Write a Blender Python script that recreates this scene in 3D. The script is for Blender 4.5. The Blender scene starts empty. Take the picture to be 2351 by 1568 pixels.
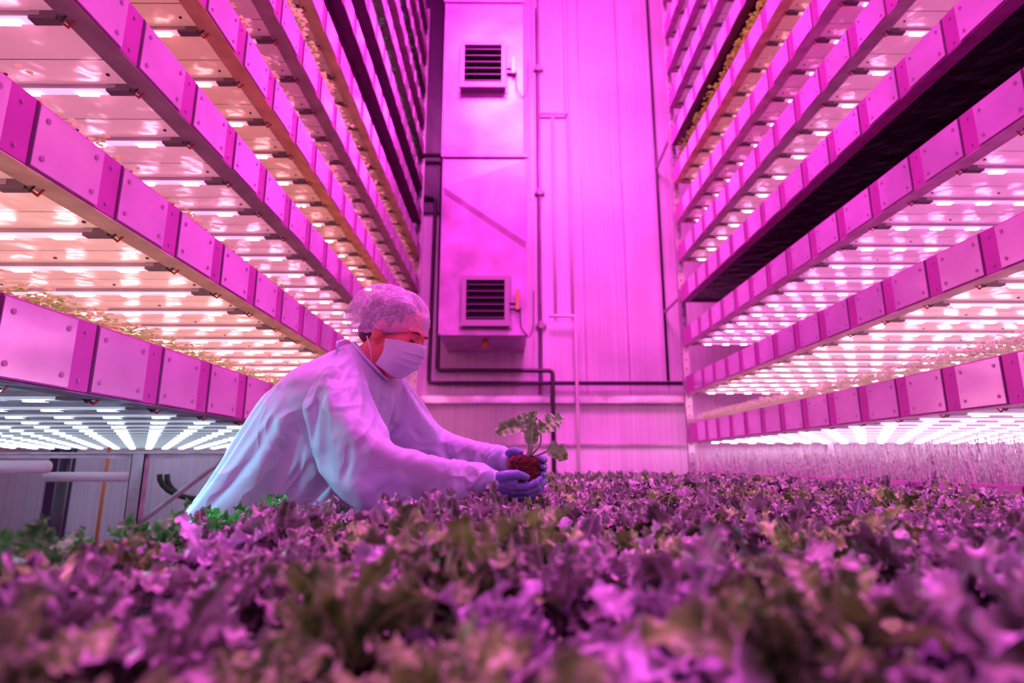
import bpy, math, random, time
from mathutils import Vector, Matrix, noise
ZC=1.1
R=random.Random(7)
C=bpy.context.collection
sc=bpy.context.scene
try:
    sc.view_settings.view_transform='Standard'
except Exception: pass

# ------------------------------------------------------------------ materials
def nt(name):
    m=bpy.data.materials.new(name); m.use_nodes=True
    return m,m.node_tree.nodes,m.node_tree.links
def mat(name,col,rough=.5,metal=0,emi=None,es=0,noise_s=0,noise_a=.0,bump=0,bump_s=40,trans=0,spec=.5):
    m,n,l=nt(name); b=n['Principled BSDF']
    b.inputs['Base Color'].default_value=(*col,1); b.inputs['Roughness'].default_value=rough
    b.inputs['Metallic'].default_value=metal; b.inputs['Specular IOR Level'].default_value=spec
    if emi: b.inputs['Emission Color'].default_value=(*emi,1); b.inputs['Emission Strength'].default_value=es
    tc=n.new('ShaderNodeTexCoord')
    if noise_s:
        t=n.new('ShaderNodeTexNoise'); t.inputs['Scale'].default_value=noise_s; t.inputs['Detail'].default_value=4
        l.new(tc.outputs['Object'],t.inputs['Vector'])
        r=n.new('ShaderNodeValToRGB'); r.color_ramp.elements[0].position=.3; r.color_ramp.elements[1].position=.7
        r.color_ramp.elements[0].color=(*[max(0,c*(1-noise_a)) for c in col],1)
        r.color_ramp.elements[1].color=(*[min(1,c*(1+noise_a*.6)) for c in col],1)
        l.new(t.outputs['Fac'],r.inputs['Fac']); l.new(r.outputs['Color'],b.inputs['Base Color'])
    if bump:
        t=n.new('ShaderNodeTexNoise'); t.inputs['Scale'].default_value=bump_s; t.inputs['Detail'].default_value=3
        l.new(tc.outputs['Object'],t.inputs['Vector'])
        bp=n.new('ShaderNodeBump'); bp.inputs['Strength'].default_value=bump; bp.inputs['Distance'].default_value=.01
        l.new(t.outputs['Fac'],bp.inputs['Height']); l.new(bp.outputs['Normal'],b.inputs['Normal'])
    if trans:
        o=[x for x in n if x.type=='OUTPUT_MATERIAL'][0]
        tr=n.new('ShaderNodeBsdfTranslucent'); tr.inputs['Color'].default_value=(*col,1)
        mx=n.new('ShaderNodeMixShader'); mx.inputs[0].default_value=trans
        l.new(b.outputs[0],mx.inputs[1]); l.new(tr.outputs[0],mx.inputs[2]); l.new(mx.outputs[0],o.inputs['Surface'])
    return m
def emit(name,col,s,sample=True):
    m,n,l=nt(name); b=n['Principled BSDF']
    b.inputs['Base Color'].default_value=(*col,1)
    b.inputs['Emission Color'].default_value=(*col,1); b.inputs['Emission Strength'].default_value=s
    if not sample:
        try: m.cycles.emission_sampling='NONE'
        except Exception: pass
    return m

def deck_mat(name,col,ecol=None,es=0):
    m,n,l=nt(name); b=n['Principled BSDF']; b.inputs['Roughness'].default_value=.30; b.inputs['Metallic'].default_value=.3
    if ecol:  # deck is no lamp: its emission stands in for bounced strip light
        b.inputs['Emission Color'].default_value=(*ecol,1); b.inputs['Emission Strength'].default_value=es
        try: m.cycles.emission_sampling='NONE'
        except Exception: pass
    tc=n.new('ShaderNodeTexCoord'); sp=n.new('ShaderNodeSeparateXYZ'); l.new(tc.outputs['Object'],sp.inputs[0])
    mu=n.new('ShaderNodeMath'); mu.operation='MULTIPLY'; mu.inputs[1].default_value=1/.155; l.new(sp.outputs['Y'],mu.inputs[0])
    fr=n.new('ShaderNodeMath'); fr.operation='FRACT'; l.new(mu.outputs[0],fr.inputs[0])
    lt=n.new('ShaderNodeMath'); lt.operation='LESS_THAN'; lt.inputs[1].default_value=.035; l.new(fr.outputs[0],lt.inputs[0])
    t=n.new('ShaderNodeTexNoise'); t.inputs['Scale'].default_value=3; l.new(tc.outputs['Object'],t.inputs['Vector'])
    r=n.new('ShaderNodeMix'); r.data_type='RGBA'; l.new(t.outputs['Fac'],r.inputs[0])
    r.inputs[6].default_value=(*[c*.75 for c in col],1); r.inputs[7].default_value=(*col,1)
    x=n.new('ShaderNodeMix'); x.data_type='RGBA'; l.new(lt.outputs[0],x.inputs[0]); l.new(r.outputs[2],x.inputs[6])
    x.inputs[7].default_value=(*[c*.3 for c in col],1); l.new(x.outputs[2],b.inputs['Base Color'])
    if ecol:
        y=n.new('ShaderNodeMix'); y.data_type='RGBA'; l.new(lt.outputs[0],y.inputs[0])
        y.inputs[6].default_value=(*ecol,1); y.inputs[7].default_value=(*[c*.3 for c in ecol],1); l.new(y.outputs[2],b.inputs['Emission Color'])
    t2=n.new('ShaderNodeTexNoise'); t2.inputs['Scale'].default_value=7; l.new(tc.outputs['Object'],t2.inputs['Vector'])
    bp=n.new('ShaderNodeBump'); bp.inputs['Strength'].default_value=.8; bp.inputs['Distance'].default_value=.04
    l.new(t2.outputs['Fac'],bp.inputs['Height']); l.new(bp.outputs['Normal'],b.inputs['Normal'])
    return m

def wall_mat(name,col,ribs=60,lo=.6):
    m,n,l=nt(name); b=n['Principled BSDF']; b.inputs['Roughness'].default_value=.32
    tc=n.new('ShaderNodeTexCoord'); mp=n.new('ShaderNodeMapping'); mp.inputs['Scale'].default_value=(ribs,.2,.25)
    l.new(tc.outputs['Object'],mp.inputs['Vector'])
    t=n.new('ShaderNodeTexNoise'); t.inputs['Scale'].default_value=1; t.inputs['Detail'].default_value=2; l.new(mp.outputs[0],t.inputs['Vector'])
    r=n.new('ShaderNodeMix'); r.data_type='RGBA'; l.new(t.outputs['Fac'],r.inputs[0])
    r.inputs[6].default_value=(*[c*lo for c in col],1); r.inputs[7].default_value=(*[min(1,c*1.2) for c in col],1)
    t3=n.new('ShaderNodeTexNoise'); t3.inputs['Scale'].default_value=.7; t3.inputs['Detail'].default_value=3; l.new(tc.outputs['Object'],t3.inputs['Vector'])
    rr=n.new('ShaderNodeMapRange'); rr.inputs[1].default_value=.3; rr.inputs[2].default_value=.7; rr.inputs[3].default_value=.66; rr.inputs[4].default_value=1.08; l.new(t3.outputs['Fac'],rr.inputs[0])
    vm=n.new('ShaderNodeVectorMath'); vm.operation='SCALE'; l.new(r.outputs[2],vm.inputs[0]); l.new(rr.outputs[0],vm.inputs['Scale'])
    l.new(vm.outputs[0],b.inputs['Base Color'])
    bp=n.new('ShaderNodeBump'); bp.inputs['Strength'].default_value=.35; bp.inputs['Distance'].default_value=.01
    l.new(t.outputs['Fac'],bp.inputs['Height']); l.new(bp.outputs['Normal'],b.inputs['Normal'])
    return m

def leaf_mat(name,lo,hi,edge,ns=22,rough=.45,tl=.15,vary=0):
    m,n,l=nt(name); b=n['Principled BSDF']; b.inputs['Roughness'].default_value=rough
    t=n.new('ShaderNodeTexNoise'); t.inputs['Scale'].default_value=ns; t.inputs['Detail'].default_value=3
    g=n.new('ShaderNodeNewGeometry'); l.new(g.outputs['Position'],t.inputs['Vector'])
    r=n.new('ShaderNodeValToRGB'); r.color_ramp.elements[0].position=.4; r.color_ramp.elements[1].position=.6
    r.color_ramp.elements[0].color=(*lo,1); r.color_ramp.elements[1].color=(*hi,1); l.new(t.outputs['Fac'],r.inputs['Fac'])
    a=n.new('ShaderNodeAttribute'); a.attribute_name='edge'
    x=n.new('ShaderNodeMix'); x.data_type='RGBA'; l.new(a.outputs['Fac'],x.inputs[0]); l.new(r.outputs[0],x.inputs[6]); x.inputs[7].default_value=(*edge,1)
    outc=x.outputs[2]
    if vary:
        t2=n.new('ShaderNodeTexNoise'); t2.inputs['Scale'].default_value=9; t2.inputs['Detail'].default_value=1; l.new(g.outputs['Position'],t2.inputs['Vector'])
        rr=n.new('ShaderNodeMapRange'); rr.inputs[1].default_value=.35; rr.inputs[2].default_value=.62; rr.inputs[3].default_value=1-vary; rr.inputs[4].default_value=1.15; l.new(t2.outputs['Fac'],rr.inputs[0])
        vm=n.new('ShaderNodeVectorMath'); vm.operation='SCALE'; l.new(outc,vm.inputs[0]); l.new(rr.outputs[0],vm.inputs['Scale']); outc=vm.outputs[0]
    l.new(outc,b.inputs['Base Color'])
    o=[q for q in n if q.type=='OUTPUT_MATERIAL'][0]
    tr=n.new('ShaderNodeBsdfTranslucent'); l.new(outc,tr.inputs['Color'])
    mx=n.new('ShaderNodeMixShader'); mx.inputs[0].default_value=tl
    l.new(b.outputs[0],mx.inputs[1]); l.new(tr.outputs[0],mx.inputs[2]); l.new(mx.outputs[0],o.inputs['Surface'])
    return m

M_face=mat('shelf_recess',(.62,.09,.48),.4,.3,noise_s=5,noise_a=.15)
M_plate=mat('shelf_plate',(.94,.62,.90),.17,.5,noise_s=4,noise_a=.16,bump=.22,bump_s=5)
M_rivet=mat('rivet',(.5,.25,.45),.4,.5)
M_gap=mat('seam_gap',(.12,.02,.1),.7)
M_tube=mat('lamp_housing',(.45,.38,.45),.3,.4)
M_conn=mat('connector_grey',(.20,.14,.18),.4,.4)
M_red=mat('wire_red',(.6,.03,.03),.4)
M_blk=mat('wire_black',(.02,.015,.02),.4)
M_black=mat('pipe_black',(.05,.012,.05),.35)
M_white=mat('pipe_white',(.9,.6,.82),.35)
M_steel=mat('galvanised_steel',(.55,.40,.52),.4,.6,noise_s=12,noise_a=.25)
M_vent=mat('vent_frame',(.36,.17,.34),.4,.5)
M_duct=mat('duct_sheet',(.60,.24,.60),.32,.45,noise_s=2.4,noise_a=.45,bump=.2,bump_s=1.6)
M_dark=mat('dark_slats',(.03,.005,.03),.5)
M_wall=wall_mat('wall_ribbed',(.98,.62,.96))
M_walldark=wall_mat('wall_dark',(.08,.012,.09))
M_floor=mat('floor_concrete',(.35,.25,.3),.6,noise_s=3,noise_a=.2)
M_kale=leaf_mat('kale_leaf',(.07,.15,.03),(.44,.44,.38),(.68,.58,.74),24,.34,.12,.6)  # edge tint: pale frills plus painted violet highlights
M_kalev=leaf_mat('kale_leaf_highlight',(.20,.21,.20),(.70,.58,.80),(.92,.78,1),24,.34,.15,.4)  # violet highlights painted into the leaf colour of some plants
M_kaleo=leaf_mat('kale_leaf_olive',(.05,.19,.02),(.28,.62,.10),(.52,.68,.36),24,.38,.12,.45)
M_kaleg=leaf_mat('kale_leaf_green',(.02,.20,.02),(.08,.62,.09),(.2,.65,.2))
M_stem=mat('leaf_stem',(.45,.6,.35),.5)
M_sprout=leaf_mat('sprout_leaf',(.45,.95,.20),(.85,1,.40),(.9,1,.5),tl=.4)
M_sproutpink=leaf_mat('sprout_pale',(.7,.9,.5),(1,1,.85),(1,1,.9),tl=.4)
M_grass=leaf_mat('wheatgrass',(.45,.22,.40),(1,1,1),(1,1,1),60,tl=.4)
M_bush=leaf_mat('lettuce_mix',(.25,.40,.05),(.5,1,.12),(.8,1,.2))
M_soil=mat('substrate',(.18,.025,.03),.9,noise_s=90,noise_a=.8,bump=.9,bump_s=160)
M_bed=mat('bed_liner',(.03,.015,.02),.8,noise_s=20,noise_a=.4)
M_skin=mat('skin',(.88,.17,.20),.5,noise_s=18,noise_a=.1)
M_trous=mat('trousers',(.25,.3,.5),.8)
M_shoe=mat('shoe',(.7,.7,.75),.5)
M_mask=mat('mask_fabric',(.85,.85,1),.7,trans=.1,bump=.08,bump_s=150)
M_glove=mat('nitrile_glove',(.20,.20,.56),.4,bump=.35,bump_s=60)
M_hair=mat('hair',(.20,.05,.12),.7)
M_eye=mat('eyelash',(.03,.01,.01),.5)
M_orange=mat('orange_hose',(.6,.12,.04),.5)
M_brass=mat('brass_valve',(.6,.25,.12),.35,.8)
M_knit=mat('cuff_knit',(.66,.74,1),.8)

def gown_mat():
    m,n,l=nt('gown_fabric'); b=n['Principled BSDF']; b.inputs['Roughness'].default_value=.55
    b.inputs['Base Color'].default_value=(.68,.78,1.0,1)
    tc=n.new('ShaderNodeTexCoord')
    t=n.new('ShaderNodeTexNoise'); t.inputs['Scale'].default_value=7; t.inputs['Detail'].default_value=1.5; t.inputs['Distortion'].default_value=1.2
    l.new(tc.outputs['Object'],t.inputs['Vector'])
    s=n.new('ShaderNodeMath'); s.operation='SUBTRACT'; s.inputs[1].default_value=.5; l.new(t.outputs['Fac'],s.inputs[0])
    a=n.new('ShaderNodeMath'); a.operation='ABSOLUTE'; l.new(s.outputs[0],a.inputs[0])
    bp=n.new('ShaderNodeBump'); bp.inputs['Strength'].default_value=.5; bp.inputs['Distance'].default_value=.05; bp.invert=True
    l.new(a.outputs[0],bp.inputs['Height']); l.new(bp.outputs['Normal'],b.inputs['Normal'])
    o=[q for q in n if q.type=='OUTPUT_MATERIAL'][0]
    tr=n.new('ShaderNodeBsdfTranslucent'); tr.inputs['Color'].default_value=(.85,.72,1,1)
    mx=n.new('ShaderNodeMixShader'); mx.inputs[0].default_value=.3
    l.new(b.outputs[0],mx.inputs[1]); l.new(tr.outputs[0],mx.inputs[2]); l.new(mx.outputs[0],o.inputs['Surface'])
    return m
M_gown=gown_mat()
def cap_mat():
    m,n,l=nt('hair_net'); b=n['Principled BSDF']; b.inputs['Roughness'].default_value=.7
    a=n.new('ShaderNodeAttribute'); a.attribute_name='edge'
    tc=n.new('ShaderNodeTexCoord'); v=n.new('ShaderNodeTexVoronoi'); v.feature='DISTANCE_TO_EDGE'; v.inputs['Scale'].default_value=230; l.new(tc.outputs['Object'],v.inputs['Vector'])
    r=n.new('ShaderNodeMapRange'); r.inputs[1].default_value=.0; r.inputs[2].default_value=.3; r.inputs[3].default_value=.50; r.inputs[4].default_value=.12; l.new(v.outputs['Distance'],r.inputs[0])
    ad=n.new('ShaderNodeMath'); ad.operation='MULTIPLY_ADD'; ad.use_clamp=True; ad.inputs[1].default_value=.65; l.new(a.outputs['Fac'],ad.inputs[0]); l.new(r.outputs[0],ad.inputs[2])
    l.new(ad.outputs[0],b.inputs['Alpha'])
    b.inputs['Base Color'].default_value=(.92,.78,1,1)
    return m
M_cap=cap_mat()

# ------------------------------------------------------------------ mesh helpers
def link(o,parent=None,ploc=None):
    C.objects.link(o)
    if parent is not None:
        o.parent=parent
        if ploc is not None: o.matrix_parent_inverse=Matrix.Translation(-Vector(ploc))
    return o
def tag(o,label=None,cat=None,group=None,kind=None):
    if label: o['label']=label
    if cat: o['category']=cat
    if group: o['group']=group
    if kind: o['kind']=kind
    return o
def empty(name,loc,label,cat,group=None,kind=None):
    e=bpy.data.objects.new(name,None); e.location=(loc[0],loc[1],loc[2]+ZC); e.empty_display_size=.1
    C.objects.link(e); tag(e,label,cat,group,kind); return e
class MB:
    def __init__(s): s.v=[];s.f=[];s.m=[];s.a=None
    def add(s,vs,fs,mi=0):
        k=len(s.v); s.v.extend([tuple(p) for p in vs]); s.f.extend([tuple(i+k for i in f) for f in fs]); s.m.extend([mi]*len(fs))
    def box(s,x0,x1,y0,y1,z0,z1,mi=0):
        if x0>x1:x0,x1=x1,x0
        if y0>y1:y0,y1=y1,y0
        if z0>z1:z0,z1=z1,z0
        s.add([(x0,y0,z0),(x1,y0,z0),(x1,y1,z0),(x0,y1,z0),(x0,y0,z1),(x1,y0,z1),(x1,y1,z1),(x0,y1,z1)],
              [(0,3,2,1),(4,5,6,7),(0,1,5,4),(1,2,6,5),(2,3,7,6),(3,0,4,7)],mi)
    def tube(s,pts,rad,n=8,mi=0,side=None):
        P=[Vector(p) for p in pts]; N=len(P)
        if not isinstance(rad,(list,tuple)): rad=[rad]*N
        vs=[];fs=[]; prev=None
        for i,p in enumerate(P):
            t=(P[min(i+1,N-1)]-P[max(i-1,0)])
            if t.length<1e-9: t=Vector((0,0,1))
            t.normalize()
            ref=Vector(side) if side is not None else (prev if prev is not None else (Vector((0,0,1)) if abs(t.z)<.9 else Vector((1,0,0))))
            a=ref-t*ref.dot(t)
            if a.length<1e-6: a=Vector((1,0,0))-t*t.x
            a.normalize(); b=t.cross(a); prev=a
            r=rad[i]; ra,rb=(r if isinstance(r,(list,tuple)) else (r,r))
            for k in range(n):
                th=2*math.pi*k/n; vs.append(p+a*(ra*math.cos(th))+b*(rb*math.sin(th)))
        for i in range(N-1):
            for k in range(n):
                k2=(k+1)%n; fs.append((i*n+k,i*n+k2,(i+1)*n+k2,(i+1)*n+k))
        fs.append(tuple(range(n))[::-1]); fs.append(tuple((N-1)*n+k for k in range(n)))
        s.add(vs,fs,mi)
    def ell(s,c,r,ax=None,mi=0,nu=16,nv=10):
        c=Vector(c); ax=ax or (Vector((1,0,0)),Vector((0,1,0)),Vector((0,0,1)))
        vs=[];fs=[]
        for j in range(nv+1):
            ph=math.pi*j/nv
            for i in range(nu):
                th=2*math.pi*i/nu
                vs.append(c+ax[0]*(r[0]*math.sin(ph)*math.cos(th))+ax[1]*(r[1]*math.sin(ph)*math.sin(th))+ax[2]*(r[2]*math.cos(ph)))
        for j in range(nv):
            for i in range(nu):
                i2=(i+1)%nu; fs.append((j*nu+i,(j+1)*nu+i,(j+1)*nu+i2,j*nu+i2))
        s.add(vs,fs,mi)
    def path(s,pts,r,cr=.06,n=10,mi=0):
        P=[Vector(p) for p in pts]; out=[P[0]]
        for i in range(1,len(P)-1):
            a=(P[i-1]-P[i]).normalized(); b=(P[i+1]-P[i]).normalized()
            p0=P[i]+a*cr; p1=P[i]+b*cr
            for k in range(6):
                t=k/5; out.append(p0*(1-t)**2+P[i]*2*t*(1-t)+p1*t*t)
        out.append(P[-1]); s.tube(out,r,n,mi)
    def mesh(s,name,mats,smooth=False,raw=False,att=None):
        me=bpy.data.meshes.new(name)
        me.from_pydata(s.v if raw else [(a,b,c+ZC) for a,b,c in s.v],[],s.f)
        for m in mats: me.materials.append(m)
        me.polygons.foreach_set('material_index',s.m)
        if smooth: me.polygons.foreach_set('use_smooth',[True]*len(s.f))
        if att is not None:
            at=me.attributes.new('edge','FLOAT','POINT'); at.data.foreach_set('value',att)
        me.update(); return me
    def obj(s,name,mats,smooth=False,parent=None,label=None,cat=None,group=None,kind=None,att=None):
        o=bpy.data.objects.new(name,s.mesh(name,mats,smooth,att=att))
        link(o,parent,parent.location if parent else None); tag(o,label,cat,group,kind); return o

def catm(P,R_,sub=5):
    P=[Vector(p) for p in P]; out=[];rr=[]
    Rr=[(r if isinstance(r,tuple) else (r,r)) for r in R_]
    for i in range(len(P)-1):
        p0=P[max(i-1,0)];p1=P[i];p2=P[i+1];p3=P[min(i+2,len(P)-1)]
        for k in range(sub):
            t=k/sub
            out.append(.5*((2*p1)+(p2-p0)*t+(2*p0-5*p1+4*p2-p3)*t*t+(3*p1-p0-3*p2+p3)*t**3))
            rr.append((Rr[i][0]*(1-t)+Rr[i+1][0]*t,Rr[i][1]*(1-t)+Rr[i+1][1]*t))
    out.append(P[-1]); rr.append(Rr[-1]); return out,rr
def limb(b,P,Rr,side=None,n=14,sub=5,capends=True):
    o,r=catm(P,Rr,sub); b.tube(o,r,n,0,side)
    if capends:
        for p,q in ((o[0],r[0]),(o[-1],r[-1])):
            m=min(q); b.ell(p,(m,m,m))
def remesh(b,name,mats,vox,smooth_it=4,fac=.5,disp=None,parent=None,label=None):
    me=b.mesh(name+'_src',mats)
    t=bpy.data.objects.new('tmp',me); C.objects.link(t)
    m=t.modifiers.new('r','REMESH'); m.mode='VOXEL'; m.voxel_size=vox
    if smooth_it:
        q=t.modifiers.new('s','SMOOTH'); q.factor=fac; q.iterations=smooth_it
    dg=bpy.context.evaluated_depsgraph_get(); dg.update()
    nm=bpy.data.meshes.new_from_object(t.evaluated_get(dg)); nm.name=name
    bpy.data.objects.remove(t); bpy.data.meshes.remove(me)
    nm.materials.clear()
    for q in mats: nm.materials.append(q)
    if disp:
        no=[v.normal.copy() for v in nm.vertices]
        for v,nn in zip(nm.vertices,no): v.co+=nn*disp(v.co,nn)
    nm.polygons.foreach_set('use_smooth',[True]*len(nm.polygons))
    nm.polygons.foreach_set('material_index',[0]*len(nm.polygons)); nm.update()
    o=bpy.data.objects.new(name,nm); link(o,parent,parent.location if parent else None); tag(o,label); return o

FZ=-1.1; CZ=7.2; YW=7.3
# ------------------------------------------------------------------ person (built first so the gown can be draped)
PY=1.68
pe=empty('person',(-.86,PY,FZ),'person in pale blue gown, hair net and mask holding a seedling','person')
F=Vector((math.cos(math.radians(22))*math.cos(math.radians(17)),-math.cos(math.radians(22))*math.sin(math.radians(17)),-math.sin(math.radians(22))))
S=F.cross(Vector((0,0,1))).normalized(); U=S.cross(F).normalized()
HC=Vector((-.345,PY,.375))
def hd(f,s,u): return HC+F*f+S*s+U*u
ax=(F,S,U)
torso=[(-.80,PY,-.30),(-.74,PY,-.12),(-.66,PY,.01),(-.59,PY,.115),(-.515,PY,.20),(-.435,PY,.25)]
sh1=(-.47,1.55,.205); el1=(-.335,1.455,.03); wr1=(-.045,1.55,-.042)
sh2=(-.36,1.83,.215); el2=(-.235,1.93,.085); wr2=(.0,1.73,.010)
def bodyparts(b,full=True):
    limb(b,torso,[(.13,.08),(.14,.09),(.14,.105),(.145,.115),(.145,.10),(.085,.065)],side=(0,1,0))
    limb(b,[(-.45,PY,.24),(-.41,PY,.29),(-.365,PY-.005,.33)],[.06,.054,.052])
    if full:
        b.ell(hd(-.012,0,.04),(.096,.076,.088),ax); b.ell(hd(.030,0,-.02),(.066,.062,.085),ax); b.ell(hd(.045,0,-.085),(.042,.044,.036),ax)
        b.ell(hd(.02,0,-.075),(.05,.055,.035),ax)
        b.ell(hd(.094,0,-.012),(.013,.011,.026),ax); b.ell(hd(.096,0,-.03),(.014,.015,.012),ax)
        b.ell(hd(.080,0,.028),(.02,.054,.013),ax)
        for s in (-1,1):
            b.ell(hd(.0,s*.077,-.005),(.018,.009,.032),ax); b.ell(hd(.080,s*.031,.008),(.013,.016,.012),ax)
            b.ell(hd(.06,s*.04,-.02),(.03,.022,.025),ax)
    limb(b,[(-.45,1.64,.205),sh1,el1,wr1,(-.022,1.558,-.052)],[.048,.040,.034,.024,(.014,.014)])
    limb(b,[(-.40,1.74,.205),sh2,el2,wr2,(.025,1.72,.003)],[.048,.040,.034,.024,.012])
    for s in (-1,1):
        y=PY+s*.09
        limb(b,[(-.79,y,-.20),(-.85,y,-.42),(-.88,y,-.62),(-.89,y,-1.0)],[.08,.072,.052,.038])
        if full: limb(b,[(-.90,y,-1.04),(-.75,y,-1.06)],[.035,.03])
b=MB(); bodyparts(b); remesh(b,'body',[M_skin],.0055,3,parent=pe)
for s in (-1,1):
    g=MB(); g.tube([hd(.092,s*.018,.004),hd(.0965,s*.03,.000),hd(.090,s*.046,.006)],[.0012,.0026,.0012],6); g.obj('eyelash',[M_eye],True,parent=pe)
    g=MB(); g.tube([hd(.098,s*.014,.027),hd(.098,s*.032,.030),hd(.088,s*.050,.025)],[.0015,.0026,.001],6); g.obj('eyebrow',[M_eye],True,parent=pe)
g=MB(); g.ell(hd(-.018,0,.045),(.098,.080,.09),ax); g.ell(hd(-.06,0,-.01),(.042,.058,.045),ax); remesh(g,'hair',[M_hair],.006,1,parent=pe)
# hair net
b=MB(); nu,nv=240,90; vs=[];fs=[];at=[]
cc=hd(-.020,0,.040)
for j in range(nv+1):
    for i in range(nu):
        th=2*math.pi*i/nu; ct=math.cos(th); st=math.sin(th)
        fmax=math.radians(126-21*ct); ph=fmax*j/nv; tj=j/nv
        dv=Vector((ct*math.sin(ph),st*math.sin(ph),math.cos(ph)))
        w=dv+Vector((noise.noise(dv*2),noise.noise(dv*2+Vector((5,0,0))),noise.noise(dv*2+Vector((0,5,0)))))*.35
        r1=math.exp(-abs(noise.noise(w*3.2))*26); r2=math.exp(-abs(noise.noise(w*6+Vector((3,1,2))))*20)
        gth=(.5+.5*math.sin(40*th+2*math.sin(ph*5)))*tj**3
        k=1.02+.012*math.sin(40*th+2*math.sin(ph*5))*tj**3+.05*noise.noise(dv*2)+.008*r1+.004*r2+.022*noise.noise(dv*4.5)
        k*=1+.11*math.sin(min(ph,1.57))*(.5-.5*ct)+.07*math.sin(math.pi*tj)
        if tj>.86: k*=1-.17*((tj-.86)/.14)**1.4
        vs.append(cc+F*(.113*k*math.sin(ph)*ct)+S*(.096*k*math.sin(ph)*st)+U*(.098*k*math.cos(ph)))
        at.append(min(1,.8*r1+.45*r2+.5*gth+(.8 if tj>.95 else 0)))
for j in range(nv):
    for i in range(nu):
        i2=(i+1)%nu; fs.append((j*nu+i,(j+1)*nu+i,(j+1)*nu+i2,j*nu+i2))
b.add(vs,fs); b.obj('hair_net',[M_cap],True,parent=pe,label='translucent elastic bouffant hair net',att=at)
b=MB(); b.tube([v for v in vs[nv*nu::3]]+[vs[nv*nu]],.003,6); b.obj('net_elastic',[mat('elastic',(.6,.85,1),.7)],True,parent=pe)
# mask
b=MB(); vs=[];fs=[]; nu,nv=40,60
for j in range(nv+1):
    v=j/nv; u0=.002-.116*v
    for i in range(nu+1):
        a=-1+2*i/nu; th=a*math.radians(82)
        front=.096-.020*v*v+.024*math.exp(-(v/.30)**2)*math.exp(-(a/.28)**2)+.022*math.sin(math.pi*min(1,v*1.0))
        pl=0
        for c in (.24,.42,.60):
            if v>c: pl+=.009*math.exp(-(v-c)/.05)*(1-a*a*.6)
        uu=u0+.030*abs(a)**1.6*(v-.5)*1.3+.003*noise.noise(Vector((a*3,v*3,0)))
        f=.004+(front-.004+pl)*max(0,math.cos(th))**.62; s=(.0775-.012*v)*math.sin(th)
        vs.append(hd(f,s,uu))
for j in range(nv):
    for i in range(nu):
        k=j*(nu+1)+i; fs.append((k,k+1,k+nu+2,k+nu+1))
b.add(vs,fs); o=b.obj('face_mask',[M_mask],True,parent=pe,label='pale pleated disposable face mask')
sm=o.modifiers.new('s','SOLIDIFY'); sm.thickness=.002
for s in (-1,1):
    for u0,u1 in ((-.014,.012),(-.092,-.03)):
        g=MB(); g.tube([hd(.018,s*.074,u0),hd(.005,s*.084,(u0+u1)/2),hd(-.02,s*.088,u1)],.0018,6); g.obj('ear_loop',[M_mask],True,parent=pe)
# gown draped with the cloth solver, then frozen to a mesh
t0=time.time()
b=MB(); bodyparts(b,False); col=remesh(b,'collider',[M_skin],.016,2)
cm=col.modifiers.new('c','COLLISION')
col.collision.thickness_outer=.004; col.collision.cloth_friction=8
b=MB()
limb(b,[(-.86,PY,-.58),(-.83,PY,-.40),(-.785,PY,-.22),(-.705,PY,-.07),(-.64,PY,.045),(-.58,PY,.135),(-.51,PY,.21),(-.435,PY,.262)],
     [(.24,.13),(.22,.10),(.20,.100),(.185,.120),(.180,.150),(.172,.158),(.155,.134),(.08,.074)],side=(0,1,0),n=28)
b.ell((-.46,PY,.13),(.09,.13,.10)); b.ell((-.56,PY,.03),(.11,.14,.11))
limb(b,[(-.47,1.64,.19),sh1,(-.405,1.49,.120),el1,(-.20,1.495,-.002),(-.10,1.53,-.025),(-.062,1.545,-.038)],[.092,.084,.080,.070,.054,.043,.035],n=20)
limb(b,[(-.42,1.74,.20),sh2,(-.30,1.89,.15),el2,(-.12,1.84,.047),(-.03,1.755,.020),(-.012,1.74,.014)],[.09,.076,.072,.062,.050,.040,.033],n=20)
b.tube([(-.48,PY,.225),(-.408,PY,.292)],[.100,.074],24)
go=remesh(b,'gown',[M_gown],.0098,4,.5,lambda co,n:.008*noise.noise(Vector(co)*8)+.003*noise.noise(Vector(co)*18),label='thin pale blue crinkled isolation gown')
vg=go.vertex_groups.new(name='pin'); idx=[]
cN=Vector((.72,0,.69)).normalized(); cC=Vector((-.408,PY,.292))
for v in go.data.vertices:
    p=v.co.copy(); p.z-=ZC
    if (p-Vector(wr1)).length<.045 or (p-Vector(wr2)).length<.045 or p.z<-.5 or ((p-cC).dot(cN)>-.012 and (p-cC).length<.12): idx.append(v.index)
vg.add(idx,1,'REPLACE')
cl=go.modifiers.new('cl','CLOTH'); st=cl.settings
st.quality=5; st.mass=.10; st.tension_stiffness=14; st.compression_stiffness=14; st.shear_stiffness=5; st.bending_stiffness=1.6
st.tension_damping=3; st.air_damping=2; st.vertex_group_mass='pin'; st.shrink_min=-.13; st.shrink_max=-.13
cs=cl.collision_settings; cs.collision_quality=2; cs.distance_min=.004; cs.use_self_collision=False
cl.point_cache.frame_start=1; cl.point_cache.frame_end=40
sc.frame_start=1; sc.frame_end=40
for f in range(1,25): sc.frame_set(f)
dg=bpy.context.evaluated_depsgraph_get()
nm=bpy.data.meshes.new_from_object(go.evaluated_get(dg)); nm.name='gown'
go.modifiers.clear(); go.data=nm; bpy.data.objects.remove(col)
sc.frame_set(1)
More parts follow.
